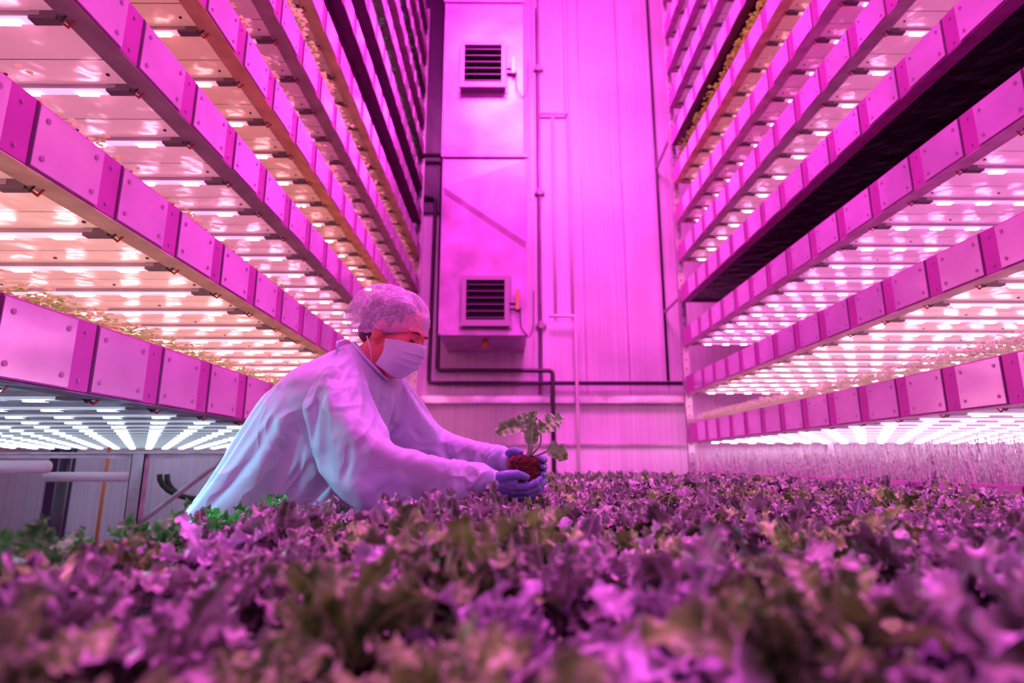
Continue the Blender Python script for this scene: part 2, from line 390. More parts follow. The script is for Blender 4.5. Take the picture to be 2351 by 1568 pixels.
# long soft folds along the sleeves and down the back
def fold(q): return (1-min(1,abs(noise.noise(q))*2.0))**2
no=[v.normal.copy() for v in nm.vertices]
for v,nn in zip(nm.vertices,no):
    p=v.co.copy(); p.z-=ZC
    if p.x>-.38 or p.y<1.53: q=Vector((p.x*3.5,p.y*7+p.x*3,p.z*8+p.x*5))
    else: q=Vector((p.x*7-p.z*6.5,p.y*5,p.z*1.5+p.x*1.5))
    v.co+=nn*(.007*fold(q)-.002)
nm.update()
print('CLOTH',round(time.time()-t0,1),len(nm.vertices))
go.parent=pe; go.matrix_parent_inverse=Matrix.Translation(-pe.location)
s2=go.modifiers.new('sm','SMOOTH'); s2.factor=.5; s2.iterations=2
ss=go.modifiers.new('ss','SUBSURF'); ss.levels=1; ss.render_levels=1
g=MB(); c1=Vector((0,1,0)); c2=cN.cross(c1)
g.tube([Vector((-.404,PY,.296))+c1*(.072*math.cos(t))+c2*(.072*math.sin(t)) for t in [2*math.pi*k/32 for k in range(33)]],.004,8); g.obj('collar_binding',[M_knit],True,parent=pe)
for w,d in ((Vector(wr1),Vector(wr1)-Vector(el1)),(Vector(wr2),Vector(wr2)-Vector(el2))):
    d.normalize(); g=MB(); pts=[w+d*(-.03+.006*k) for k in range(9)]; g.tube(pts,[.033-.0008*k+.0012*(k%2) for k in range(9)],20); g.obj('cuff',[M_knit],True,parent=pe)
g=MB(); g.tube([(-.465,PY-.06,.345),(-.48,PY-.075,.335),(-.478,PY-.085,.31)],[.005,.006,.004],6); g.obj('gown_tie',[M_knit],True,parent=pe)
g=MB()
for s in (-1,1):
    y=PY+s*.09
    limb(g,[(-.79,y,-.22),(-.85,y,-.42),(-.88,y,-.62),(-.89,y,-1.02)],[.082,.080,.070,.062])
remesh(g,'trousers',[M_trous],.012,3,parent=pe,label='dark blue work trousers')
for s in (-1,1):
    y=PY+s*.09; g=MB(); g.ell((-.90,y,-1.055),(.055,.042,.045)); g.ell((-.80,y,-1.068),(.10,.046,.032))
    g.tube([(-.94,y,-1.085),(-.72,y,-1.085)],[(.014,.04),(.014,.04)],8,0,(0,0,1))
    remesh(g,'shoe',[M_shoe],.008,3,parent=pe,label='pale work shoe')
# gloves
b=MB()
limb(b,[(-.080,1.54,-.040),(-.045,1.55,-.045),(-.018,1.56,-.055),(.008,1.572,-.066)],[(.030,.030),(.028,.026),(.022,.037),(.017,.038)],side=(.1,.8,.6))
Ls=[.92,1.05,1.0,.8]
for k in range(4):
    q=Ls[k]; y=1.556+.013*k; z=-.050-.0125*k
    P=[(-.008,y,z-.004),(.018,y+.004,z-.008),(.018+.032*q,y+.012,z-.008),(.018+.058*q,y+.022,z+.000),(.018+.076*q,y+.036,z+.012)]
    limb(b,P,[.0115,.0108,.0098,.0088,.0074],n=10,sub=4)
    for j in (1,2,3): b.ell(P[j],(.0112,.0108,.0108))
limb(b,[(-.035,1.545,-.040),(-.008,1.535,-.030),(.024,1.548,-.027),(.050,1.568,-.034)],[.017,.0140,.0118,.0092],n=10)
b.ell((.024,1.548,-.027),(.0128,.0128,.0128))
remesh(b,'glove',[M_glove],.0024,2,parent=pe,label='blue violet nitrile glove cupping the seedling plug')
b=MB()
limb(b,[(-.02,1.74,.014),(.005,1.728,.010),(.028,1.712,.0),(.05,1.700,-.012)],[(.028,.028),(.022,.027),(.014,.037),(.012,.038)],side=(.4,.5,.0))
for k in range(4):
    z=.018-.0195*k; q=Ls[k]
    P=[(.04,1.705,z),(.07,1.692,z),(.093,1.672,z-.003),(.101,1.645,z-.006),(.094-.004*(1-q),1.620+.02*(1-q),z-.007)]
    limb(b,P,[.011,.0105,.0096,.0088,.0074],n=10,sub=4)
    for j in (1,2,3): b.ell(P[j],(.0108,.0108,.0108))
limb(b,[(.0,1.725,.022),(.012,1.700,.034),(.024,1.672,.036),(.036,1.650,.030)],[.016,.0135,.0115,.009],n=10)
remesh(b,'glove',[M_glove],.0024,2,parent=pe,label='blue violet nitrile glove wrapped behind the plug')

# ------------------------------------------------------------------ room
def struct(name,bx,m,label):
    b=MB(); b.box(*bx); b.obj(name,[m],label=label,cat=name.split('_')[0],kind='structure')
struct('floor',(-6.5,6.5,-3,YW+.1,FZ-.1,FZ),M_floor,'smooth concrete floor of the growing hall')
struct('ceiling',(-6.5,6.5,-3,YW+.1,CZ,CZ+.1),M_wall,'high panelled ceiling of the growing hall')
struct('wall_back',(-6.5,6.5,YW,YW+.1,FZ,CZ),M_wall,'ribbed plastic wall panels washed in pink light')
struct('wall_left',(-6.6,-6.5,-3,YW+.1,FZ,CZ),M_wall,'pale panelled side wall behind the racks')
struct('wall_right',(6.5,6.6,-3,YW+.1,FZ,CZ),M_wall,'pale panelled side wall behind the racks')
struct('trim_1',(-1.75,-.80,YW-.05,YW,3.3,CZ),M_walldark,'flat dark panel in place of a dark wall recess beside the ventilation units')  # recess drawn flat, its darkness put into the panel colour
struct('trim_2',(-1.4,2.4,YW-.03,YW,.215,.245),M_steel,'thin horizontal cover strip across the wall')
for i,x in enumerate((.33,1.0,1.55)):
    struct('trim_%d'%(i+3),(x,x+.012,YW-.012,YW,.8,CZ),M_duct,'thin vertical joint strip between wall panels')

# ------------------------------------------------------------------ shelves
A_L=1.13; A_R=1.9
SP=.31
LB=[.185,.685,1.18,1.66,2.13,2.60,3.08,3.56,4.04,4.52,5.0,5.5,6.0]
RB=[.22,.73,1.25,1.73,2.20,2.66,3.14,3.62,4.10,4.58,5.06,5.56,6.06]
P0=(1,.3,.78)
LCOL=[((.78,.92,1),12,.40),((1,.60,.72),24,1.1),((1,.52,.80),24,1.1),((1,.50,.62),20,.8),((1,.4,.72),15,.7),((1,.45,.6),11,.5),None,None,(P0,8,.4),(P0,8,.4),None,(P0,8,.4),None]
RCOL=[((1,.72,.95),50,1.2),((1,.66,.85),26,1.0),((1,.45,.85),26,1.0),None,((1,.5,.8),22,.9),((1,.3,.75),15,.7),((1,.45,.55),14,.6),None,(P0,18,.6),(P0,18,.6),(P0,18,.6),(P0,18,.6),None]
LGLOW=[((.36,.46,.60),.14),((1,.46,.44),.46),((1,.34,.52),.38),((1,.38,.36),.30),((1,.22,.5),.2),((1,.25,.4),.15),None,None,(P0,.1),(P0,.1),None,(P0,.1),None]  # added deck glow per shelf, replacing bounced LED light
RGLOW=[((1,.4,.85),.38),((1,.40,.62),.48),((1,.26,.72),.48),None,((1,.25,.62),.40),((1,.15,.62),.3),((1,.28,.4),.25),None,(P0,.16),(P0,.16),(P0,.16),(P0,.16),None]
LD=[(.22,.28,.34),(.95,.74,.60),(.92,.66,.68),(.95,.62,.50),(.85,.5,.6),(.8,.55,.5),(.20,.05,.15),(.18,.04,.15),(.6,.3,.5),(.6,.3,.5),(.3,.1,.3),(.6,.3,.5),(.3,.1,.3)]  # deck colours, with unlit undersides painted dark
RD=[(.6,.42,.6),(.95,.74,.72),(.92,.6,.8),(.035,.006,.035),(.8,.5,.62),(.85,.45,.66),(.85,.55,.5),(.08,.02,.06),(.7,.35,.6),(.7,.35,.6),(.7,.35,.6),(.7,.35,.6),(.3,.1,.3)]  # unlit trays again have their shade in the deck colour
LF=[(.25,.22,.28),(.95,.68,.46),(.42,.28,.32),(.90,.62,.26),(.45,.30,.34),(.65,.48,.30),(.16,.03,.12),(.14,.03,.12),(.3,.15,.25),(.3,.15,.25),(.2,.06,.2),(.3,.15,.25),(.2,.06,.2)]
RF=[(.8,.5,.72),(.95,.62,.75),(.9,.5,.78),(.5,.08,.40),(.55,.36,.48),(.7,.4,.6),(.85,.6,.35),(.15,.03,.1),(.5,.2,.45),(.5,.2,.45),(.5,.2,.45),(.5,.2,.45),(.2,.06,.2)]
def conn_mesh(s):
    b=MB(); b.box(s*-.045,s*.03,-.014,.014,-.013,.012,0)
    b.tube([(s*-.04,.0,-.004),(s*-.065,.008,-.024),(s*-.085,.0,-.012),(s*-.085,-.012,.012)],.004,5,1)
    b.tube([(s*-.04,-.008,-.004),(s*-.06,-.012,-.020),(s*-.078,-.02,-.01),(s*-.08,-.024,.012)],.004,5,2)
    return b.mesh('connector',[M_conn,M_red,M_blk],raw=True)
CONN={-1:conn_mesh(-1),1:conn_mesh(1)}
def strip_mesh(s,L,col,cst,tst):
    b=MB()
    b.box(0,s*L,-.015,.015,-.004,.010,0)
    nchip=int(L/.19)
    me_c=emit('led_chip',col,cst); me_t=emit('led_diffuser',tuple(c*.9 for c in col),tst,False)
    b.box(s*.035,s*(L-.01),-.011,.011,-.012,-.004,1)
    for i in range(nchip):
        x=s*(.095+.19*i); w=.032
        z0,z1=-.0185,-.0121
        b.add([(x-w,-.0095,z0),(x+w,-.0095,z0),(x+w,.0095,z0),(x-w,.0095,z0)],[(3,2,1,0)],2)
        b.add([(x-w,-.0095,z0),(x+w,-.0095,z0),(x+w,-.0095,z1),(x-w,-.0095,z1)],[(0,1,2,3)],2)
    return b.mesh('led_strip',[M_tube,me_t,me_c],raw=True)
def shelf(s,A,i,bz,h,y0,y1,led,dcol,xo,group,fcol,glow):
    e=empty('growing_shelf',(s*A,(y0+y1)/2,bz),
        ('long white metal growing shelf with lit lamp strips beneath' if led else 'long metal growing shelf with an unlit dark underside'),'shelf',group)
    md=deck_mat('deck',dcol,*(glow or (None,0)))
    mt=deck_mat('deck_top',(.35,.25,.3))
    mf=mat('flange',fcol,.45,.2,noise_s=9,noise_a=.3)
    b=MB()
    b.box(s*A,s*(A+.012),y0,y1,bz,bz+h,0)
    b.box(s*A,s*(A+.075),y0,y1,bz-.004,bz+.002,2)
    b.box(s*(A+.069),s*(A+.075),y0,y1,bz,bz+.02,2)
    b.box(s*(A+.012),s*(A+.04),y0,y1,bz+h-.006,bz+h,0)
    b.box(s*(A+.012),s*xo,y0,y1,bz+.02,bz+.045,1)
    b.box(s*(A+.012),s*xo,y0,y1,bz+.045,bz+.05,4)
    b.box(s*(A+.012),s*xo,y1-.012,y1,bz,bz+h,0)
    k=y0+.08
    while k<y1:
        for xx in (A+.13,A+.45,A+.9): b.tube([(s*xx,k,bz+.021),(s*xx,k,bz+.016)],.006,6,3)
        k+=.155*2
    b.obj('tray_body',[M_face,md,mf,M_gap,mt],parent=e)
    p=MB(); y=y0+.02
    while y+SP<=y1+.01:
        f=s*(A-.005)
        p.box(s*A,f,y+.008,y+.232,bz+.006,bz+h-.006,0)
        p.box(s*A,s*(A-.0015),y,y+.007,bz+.001,bz+h-.001,2)
        for yy in (y+.035,y+.205):
            for zz in (bz+.035,bz+h-.035):
                p.tube([(f,yy,zz),(f-s*.002,yy,zz)],.0075,8,1)
        for zz in (bz+.03,bz+h-.03):
            p.tube([(s*A,y+.27,zz),(s*(A-.003),y+.27,zz)],.005,6,1)
        y+=SP
    p.obj('side_panel',[M_plate,M_rivet,M_gap],parent=e,label='shiny riveted sheet metal facing plates')
    if led:
        L=4.4 if i==0 else (2.4 if i==1 else 1.1)
        me=strip_mesh(s,L,*led)
        y=y0+.14
        while y<y1-.05:
            o=bpy.data.objects.new('led_strip',me); o.location=(s*(A+.135),y,bz+.008+ZC)
            link(o,e,e.location)
            c=bpy.data.objects.new('connector',CONN[s]); C.objects.link(c); c.parent=o
            y+=SP
    return e
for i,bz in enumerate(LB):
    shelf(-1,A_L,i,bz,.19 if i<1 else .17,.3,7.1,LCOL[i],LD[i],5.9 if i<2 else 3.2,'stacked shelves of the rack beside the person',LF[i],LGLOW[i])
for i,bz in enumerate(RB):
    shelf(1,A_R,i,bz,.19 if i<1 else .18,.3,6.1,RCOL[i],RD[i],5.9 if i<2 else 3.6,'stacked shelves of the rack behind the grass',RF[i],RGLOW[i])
shelf(1,A_R,3,-.25,.17,.3,6.1,None,(.5,.3,.45),4.2,'stacked shelves of the rack behind the grass',(.5,.3,.45),None)

def upright(x,y,z1,label):
    b=MB(); w=.035
    b.box(x-w,x+w,y-.004,y+.004,FZ,z1,0); b.box(x-w,x-w+.006,y,y+.05,FZ,z1,0); b.box(x+w-.006,x+w,y,y+.05,FZ,z1,0)
    z=FZ+.1
    while z<z1-.05:
        b.tube([(x,y-.004,z),(x,y-.007,z)],.010,6,1); z+=.1
    b.box(x-.06,x+.06,y-.06,y+.06,FZ,FZ+.008,0)
    b.obj('rack_upright',[M_steel,M_gap],label=label,cat='rack post',group='perforated rack uprights')
for (x,y) in ((A_R+.03,6.16),(3.4,6.16),(-A_L-.03,7.17),(-3.0,7.17)):
    upright(x,y,6.4,'perforated galvanised steel rack post')

# ------------------------------------------------------------------ leaves
def leaf(rng,L,W,e0,e1,nu,nv,az,base,ruf=.3,pet=.22,kf=1,roll=0,fine=.13):
    vs=[];fs=[];at=[]
    pts=[];r=0;z=0
    for i in range(nu+1):
        t=i/nu; e=e0*(1-t)+e1*t
        pts.append((r,z,e)); r+=math.cos(e)*L/nu; z+=math.sin(e)*L/nu
    ph=rng.random()*6; ph2=rng.random()*6; k1=rng.uniform(3.0,4.2)*kf; lob=rng.uniform(2.2,3.2)
    cup=rng.uniform(.05,.6)
    ca,sa=math.cos(az),math.sin(az); cr,sr=math.cos(roll),math.sin(roll)
    for i,(r,z,e) in enumerate(pts):
        t=i/nu
        if t<pet: w=W*.06; fr=0
        else:
            q=(t-pet)/(1-pet); w=W*(math.sin(math.pi*(.06+.885*q**.9))**.42)*(1+.10*math.sin(q*lob*6.28+ph2)); fr=min(1,q*4)
        for j in range(nv+1):
            v=-1+2*j/nv; av=abs(v); sd=1 if v>0 else -1
            tt=6.28*t*k1+ph+sd*1.3; tf=tt*2.7+ph2
            ru=fr*W*(ruf*av**2*math.sin(tt)+fine*av**4*math.sin(tf))
            nz0=ru+cup*w*av**2+.04*W*fr*math.sin(tt*1.3+v*6)
            y0=v*w*(1-.25*cup*av+.09*av*math.sin(tf+1.2))
            yy=y0*cr-nz0*sr; nz=nz0*cr+y0*sr
            al=fr*ruf*.18*W*av**2*math.cos(tt)
            x=r-math.sin(e)*nz+al*math.cos(e); zz=z+math.cos(e)*nz+al*math.sin(e)
            vs.append((base[0]+x*ca-yy*sa,base[1]+x*sa+yy*ca,base[2]+zz))
            at.append(min(1,av**5*.8+(.5 if j==nv//2 else 0)))
    for i in range(nu):
        for j in range(nv):
            a=i*(nv+1)+j; fs.append((a,a+1,a+nv+2,a+nv+1))
    return vs,fs,at
def kale_variant(seed,nl,nu,nv,sc_=1,kf=1,fine=.16):
    rng=random.Random(seed); b=MB(); at=[]
    for k in range(nl):
        f=k/nl
        az=k*2.4+rng.uniform(-.3,.3)
        L=rng.uniform(.075,.14)*(1-.35*f)*sc_
        e0=math.radians(rng.uniform(56,86)+6*f); e1=math.radians(rng.uniform(-100,0)+80*f)
        vs,fs,a=leaf(rng,L,rng.uniform(.016,.026)*sc_*(1-.2*f),e0,e1,nu,nv,az,(0.006*math.cos(az),.006*math.sin(az),0.02+.035*f),ruf=rng.uniform(.26,.40),kf=kf,roll=rng.uniform(-.6,.6),fine=fine)
        b.add(vs,fs); at+=a
    n0=len(b.v); b.tube([(0,0,0),(0,0,.035)],[.007,.006],6,1); at+=[.3]*(len(b.v)-n0)
    return b,at
HI=[kale_variant(s,18,44,10) for s in range(8)]
HIM=[b.mesh('kale_plant',[M_kale,M_stem],True,True,a) for b,a in HI]
HIMV=[b.mesh('kale_plant',[M_kalev,M_stem],True,True,a) for b,a in HI[1:4]]
HIMO=[b.mesh('kale_plant',[M_kaleo,M_stem],True,True,a) for b,a in HI[4:8]]
HIMG=[b.mesh('kale_plant',[M_kaleg,M_stem],True,True,a) for b,a in HI[:3]]
LO=[kale_variant(s+50,15,18,6,1,.9,.05) for s in range(6)]
BX0,BX1,BY0,BY1=-.70,1.80,.1,5.6; BZ=-.205
cells=[]; sp=.120
yy=BY0+.05; row=0
while yy<BY1-.05:
    xx=BX0+.05+(sp/2 if row%2 else 0)
    while xx<BX1-.04:
        x=xx+R.uniform(-.028,.028); y=yy+R.uniform(-.028,.028)
        d=math.hypot(x,y)
        if d>.15 and abs(x)<y*.95+.25: cells.append((d,x,y))
        xx+=sp
    yy+=sp; row+=1
cells.sort()
near=cells[:300]; far=cells[300:]
for d,x,y in near:
    green=(x<-.50 and .70<y<1.5 and R.random()<.75)
    rr=R.random(); olive=not green and rr<.34; violet=not green and rr>.87
    me=R.choice(HIMG if green else (HIMO if olive else (HIMV if violet else HIM)))
    o=bpy.data.objects.new('kale_plant',me)
    s=R.uniform(.78,1.16)
    if d<.45: s=R.uniform(.72,.95)
    o.location=(x,y,BZ+ZC); o.rotation_euler=(R.uniform(-.18,.18),R.uniform(-.18,.18),R.uniform(0,6.28)); o.scale=(s,s,s*R.uniform(.86,1.14))
    C.objects.link(o)
    tag(o,'bright green curly kale plant growing in the bed edge' if green else ('olive green curly kale plant' if olive else ('curly kale plant coloured with violet highlights' if violet else 'curly frilled kale plant with purplish green leaves')),'plant','kale plants in the growing bed')
big=MB(); att=[]; rr=random.Random(11)
for d,x,y in far:
    ol=rr.random()<.25; b,a=rr.choice(LO); an=rr.uniform(0,6.28); s=rr.uniform(.80,1.2); ca,sa=math.cos(an)*s,math.sin(an)*s
    big.add([(x+p[0]*ca-p[1]*sa,y+p[0]*sa+p[1]*ca,BZ+p[2]*s) for p in b.v],b.f,1 if ol else 0); att+=a
big.obj('kale_plants',[M_kale,M_kaleo],True,label='dense carpet of curly kale plants further along the bed',cat='plant',group='kale plants in the growing bed',kind='stuff',att=att)
e=empty('growing_bed',((BX0+BX1)/2,(BY0+BY1)/2,FZ),'wide metal growing bed filled with curly kale','growing bed')
b=MB(); b.box(BX0,BX1,BY0,BY1,BZ-.03,BZ,0)
b.obj('bed_liner',[M_bed],parent=e)
b=MB()
b.box(BX0-.012,BX0,BY0,BY1,BZ-.09,BZ+.03); b.box(BX1,BX1+.012,BY0,BY1,BZ-.09,BZ+.03)
b.box(BX0-.012,BX1+.012,BY0-.012,BY0,BZ-.09,BZ+.03); b.box(BX0-.012,BX1+.012,BY1,BY1+.012,BZ-.09,BZ+.03)
b.box(BX0,BX1,BY0,BY1,BZ-.045,BZ-.03)
b.obj('bed_frame',[M_steel],parent=e)
for x in (BX0+.1,BX1-.05):
    for y in (BY0+.4,BY0+2.6,BY1-.2):
        b=MB(); b.box(x-.025,x+.025,y-.025,y+.025,FZ,BZ-.045); b.box(x-.05,x+.05,y-.05,y+.05,FZ,FZ+.006); b.obj('leg',[M_steel],parent=e)

def sprouts(s,A,z,y0,y1,depth,n,hmin,hmax,m,name,label,seed,w=.014):
    rng=random.Random(seed); b=MB(); at=[]
    for k in range(n):
        y=rng.uniform(y0,y1); x=s*(A+.045+depth*rng.random()**1.6); h=rng.uniform(hmin,hmax)
        bx,by=x,y; tx,ty=x+rng.uniform(-.15,.15)*h,y+rng.uniform(-.3,.3)*h
        n0=len(b.v)
        b.add([(bx-.0015,by,z),(bx+.0015,by,z),(tx,ty,z+h)],[(0,1,2)])
        for q in range(3):
            an=rng.uniform(0,6.28); L=w*rng.uniform(.8,1.7); dx,dy=math.cos(an)*L,math.sin(an)*L; px,py=-dy*.42,dx*.42
            b.add([(tx,ty,z+h),(tx+dx*.5+px,ty+dy*.5+py,z+h+L*.35),(tx+dx,ty+dy,z+h+L*.1),(tx+dx*.5-px,ty+dy*.5-py,z+h+L*.2)],[(0,1,2,3)])
        at+=[rng.random()*.5]*(len(b.v)-n0)
    b.obj(name,[m],label=label,cat='seedlings',kind='stuff',att=at)
D=.052
sprouts(-1,A_L,LB[0]+D,.4,6.9,.35,3600,.15,.20,M_sprout,'seedling_bed','yellow green young seedlings growing on a shelf',1,.016)
sprouts(-1,A_L,LB[1]+D,.8,6.9,.15,700,.12,.185,M_sprout,'seedling_bed','sparse yellow green seedlings on a shelf',2,.018)
sprouts(-1,A_L,LB[2]+D,3.0,6.9,.15,900,.13,.22,M_sprout,'seedling_bed','yellow green seedlings on a shelf',3,.022)
sprouts(-1,A_L,LB[3]+D,2.0,6.9,.15,800,.13,.22,M_sprout,'seedling_bed','yellow green seedlings on a shelf',4,.024)
sprouts(-1,A_L,LB[4]+D,1.5,6.9,.15,1600,.13,.23,M_sprout,'seedling_bed','leafy seedlings poking over a shelf edge',5,.028)
sprouts(-1,A_L,LB[7]+D,2.5,6.9,.2,1500,.15,.26,M_kaleg,'seedling_bed','leafy green seedlings high in the rack',6,.03)
sprouts(-1,A_L,LB[9]+D,2.5,6.9,.2,1500,.15,.26,M_kaleg,'seedling_bed','leafy green seedlings high in the rack',7,.03)
sprouts(1,A_R,RB[0]+D,.6,6.0,.45,9000,.17,.225,M_sproutpink,'seedling_bed','pale cream seedlings growing on a shelf',8,.012)
sprouts(1,A_R,RB[6]+D,1.5,6.0,.2,3200,.14,.28,M_bush,'seedling_bed','red and yellow leafy plants over a shelf edge',9,.026)
sprouts(1,A_R,RB[4]+D,3.5,6.0,.2,200,.12,.17,M_sprout,'seedling_bed','sparse seedlings on a shelf',10,.02)
b=MB(); at=[]; rng=random.Random(5)
for k in range(9500):
    y=rng.uniform(.9,6.0); x=A_R+.045+.6*rng.random()**1.4; h=rng.uniform(.18,.36); z=-.198
    dx,dy=rng.uniform(-.05,.05),rng.uniform(-.05,.05)
    w=.0024
    b.add([(x-w,y-w,z),(x+w,y+w,z),(x+w+dx*.4,y+dy*.4,z+h*.6),(x+dx,y+dy,z+h),(x-w+dx*.4,y+dy*.4,z+h*.6)],[(0,1,2,3,4)])
    c=rng.random()**2; at+=[c]*5
b.obj('wheatgrass',[M_grass],label='thick fringe of pale wheatgrass blades on the lowest shelf',cat='grass',kind='stuff',att=at)

# ------------------------------------------------------------------ ventilation units
def unit(x0,x1,z0,z1,yf,vx0,vx1,vz0,vz1,label,grp,drain=False):
    e=empty('ventilation_unit',((x0+x1)/2,YW,z0),label,'ventilation unit',grp)
    b=MB(); b.box(x0,x1,yf,YW-.001,z0,z1,0)
    b.box(x0-.025,x1+.025,yf-.03,yf+.03,z1-.035,z1+.0,0); b.box(x0-.008,x0+.015,yf-.008,yf+.02,z0,z1-.03,0); b.box(x1-.015,x1+.008,yf-.008,yf+.02,z0,z1-.03,0)
    b.box(x0,x1,yf-.008,yf+.01,z0,z0+.02,0)
    if drain: # pressed diagonal crease in the sheet metal: a shallow wedge
        b.add([(x0+.01,yf-.001,3.10),(x1-.01,yf-.001,2.42),(x1-.01,yf-.022,2.50),(x0+.01,yf-.022,3.18),(x0+.01,yf-.001,3.54),(x1-.01,yf-.001,3.54)],
              [(0,1,2,3),(3,2,5,4)])
    b.obj('housing',[M_duct],parent=e)
    b=MB(); t=.05; d=.12
    b.box(vx0,vx1,yf-d,yf,vz1-t,vz1); b.box(vx0,vx1,yf-d,yf,vz0,vz0+t); b.box(vx0,vx0+t,yf-d,yf,vz0+t,vz1-t); b.box(vx1-t,vx1,yf-d,yf,vz0+t,vz1-t)
    b.box(vx0-.02,vx1+.02,yf-d-.008,yf-d+.01,vz0-.02,vz0+.02)
    b.box(vx0-.03,vx1+.03,yf-.012,yf,vz0-.03,vz1+.03)
    f=b.obj('vent_grille',[M_vent],parent=e,label='square metal vent frame with dark louvres')
    b=MB(); b.box(vx0+t,vx1-t,yf-.03,yf-.013,vz0+t,vz1-t,0)
    n=6
    for k in range(n):
        z=vz0+t+(vz1-vz0-2*t)*(k+.5)/n
        b.add([(vx0+t,yf-d+.01,z-.02),(vx1-t,yf-d+.01,z-.02),(vx1-t,yf-.03,z+.028),(vx0+t,yf-.03,z+.028),
               (vx0+t,yf-d+.01,z-.012),(vx1-t,yf-d+.01,z-.012),(vx1-t,yf-.03,z+.036),(vx0+t,yf-.03,z+.036)],
              [(0,3,2,1),(4,5,6,7),(0,1,5,4),(1,2,6,5),(2,3,7,6),(3,0,4,7)],1)
    o=b.obj('louvres',[M_dark,mat('louvre',(.12,.03,.12),.4,.4)]); o.parent=f; o.matrix_parent_inverse=Matrix.Identity(4)
    b=MB(); zc=(vz0+vz1)/2
    b.box(vx1+.01,vx1+.07,yf-.06,yf,zc-.02,zc+.06,0); b.box(vx1+.075,vx1+.11,yf-.08,yf-.03,zc-.10,zc+.12,1); b.box(vx1+.01,vx1+.14,yf-.05,yf-.02,zc-.08,zc-.05,0)
    b.obj('actuator',[M_vent,M_brass],parent=e,label='small brass and steel vent actuator')
    b=MB(); b.path([(vx1+.12,yf-.04,zc-.08),(vx1+.13,yf-.05,zc-.3),(vx1+.22,yf-.02,zc-.42),(vx1+.27,yf+.0,zc-.30),(vx1+.28,yf+.05,zc+.15)],.006,.05,6)
    b.obj('cable',[M_blk],True,parent=e)
    if drain:
        b=MB(); b.tube([(-.26,yf+.25,z0),(-.26,yf+.25,z0-.06)],.035,10); b.ell((-.26,yf+.25,z0-.07),(.045,.045,.035)); b.tube([(-.26,yf+.22,z0-.07),(-.26,yf+.13,z0-.07)],.018,8)
        b.obj('drain_valve',[M_brass],True,parent=e,label='round brass drain valve')
unit(-.765,.215,1.40,3.60,6.3,-.513,.015,1.50,2.06,'tall metal ventilation duct box with low square vent','stacked ventilation units',True)
unit(-.79,.175,3.60,5.78,6.34,-.585,-.03,4.48,5.10,'tall metal ventilation duct box mounted above another','stacked ventilation units')
e=empty('air_duct',(-.3,YW,5.8),'square metal duct rising from the ventilation unit','duct')
b=MB(); b.box(-.74,.12,6.45,YW-.001,5.781,CZ-.01); b.obj('duct_body',[M_duct],parent=e)
b=MB(); b.box(-.77,.15,6.42,YW-.001,5.8,5.86); b.obj('flange_collar',[M_steel],parent=e)

# ------------------------------------------------------------------ pipes
def pipe(name,pts,r,m,label,cr=.06):
    b=MB(); b.path(pts,r,cr)
    b.obj(name,[m],True,label=label,cat='pipe')
yp=YW-.09
pipe('water_pipe',[(-1.3,yp-.06,4.08),(-.88,yp-.06,4.08),(-.88,yp-.06,1.14),(.56,yp-.06,1.14),(.56,yp-.06,FZ)],.028,M_black,'black water pipe running down and along the wall')
pipe('water_pipe',[(-1.3,yp,3.5),(-.97,yp,3.5),(-.99,yp,.99),(2.6,yp,.99)],.026,M_black,'black water pipe bending along the wall base')
pipe('conduit',[(.43,YW-.04,6.9),(.43,YW-.04,.84)],.014,M_duct,'thin pink conduit fixed to the wall')
pipe('conduit',[(.40,YW-.05,6.5),(.40,YW-.05,.84)],.008,M_black,'thin dark cable conduit on the wall',.05)
pipe('white_pipe',[(.62,YW-.06,4.72),(.62,YW-.06,1.9)],.018,M_white,'white plastic pipe clipped on the wall')
pipe('white_pipe',[(.43,YW-.06,4.78),(.82,YW-.06,4.78),(.82,YW-.06,6.9)],.022,M_white,'white plastic pipe with elbow on the wall',.04)
pipe('white_pipe',[(.52,YW-.16,1.84),(.86,YW-.16,1.84),(.86,YW-.16,FZ)],.022,M_white,'white plastic pipe dropping to the floor',.04)
pipe('white_pipe',[(.84,YW-.06,4.74),(.84,YW-.06,1.9)],.018,M_white,'white plastic pipe clipped on the wall',.04)
pipe('conduit',[(2.03,YW-.05,6.9),(2.03,YW-.05,1.03)],.018,M_black,'long vertical dark conduit on the wall')
pipe('brace_pipe',[(2.03,YW-.08,3.95),(2.05,6.25,4.1)],.02,M_steel,'short steel brace joining conduit and rack')
pipe('brace_pipe',[(2.03,YW-.08,1.92),(2.05,6.25,1.95)],.02,M_steel,'short steel brace joining conduit and rack')
M_clamp=mat('clamp_grey',(.4,.25,.38),.5)
for z in (5.5,3.6,1.75):
    b=MB(); b.box(.36,.50,YW-.05,YW-.001,z-.02,z+.02); b.box(.40,.46,YW-.08,YW-.05,z-.045,z+.045); b.obj('pipe_clamp',[M_clamp],label='small steel clamp box holding the conduit',cat='clamp',group='conduit clamps')
e=empty('wall_rail',(.6,YW-.1,.78),'shiny metal bump rail fixed along the wall','rail')
b=MB(); b.box(-1.4,2.25,YW-.085,YW-.07,.745,.83); b.box(-1.4,2.25,YW-.085,YW-.001,.825,.835); b.box(-1.4,2.25,YW-.085,YW-.001,.74,.748)
b.obj('rail_channel',[mat('rail_metal',(.8,.6,.75),.22,.85,noise_s=3,noise_a=.5)],parent=e)
for x in (-1.2,-.2,.8,1.8):
    b=MB(); b.box(x,x+.06,YW-.07,YW-.001,.75,.82); b.obj('bracket',[M_steel],parent=e)

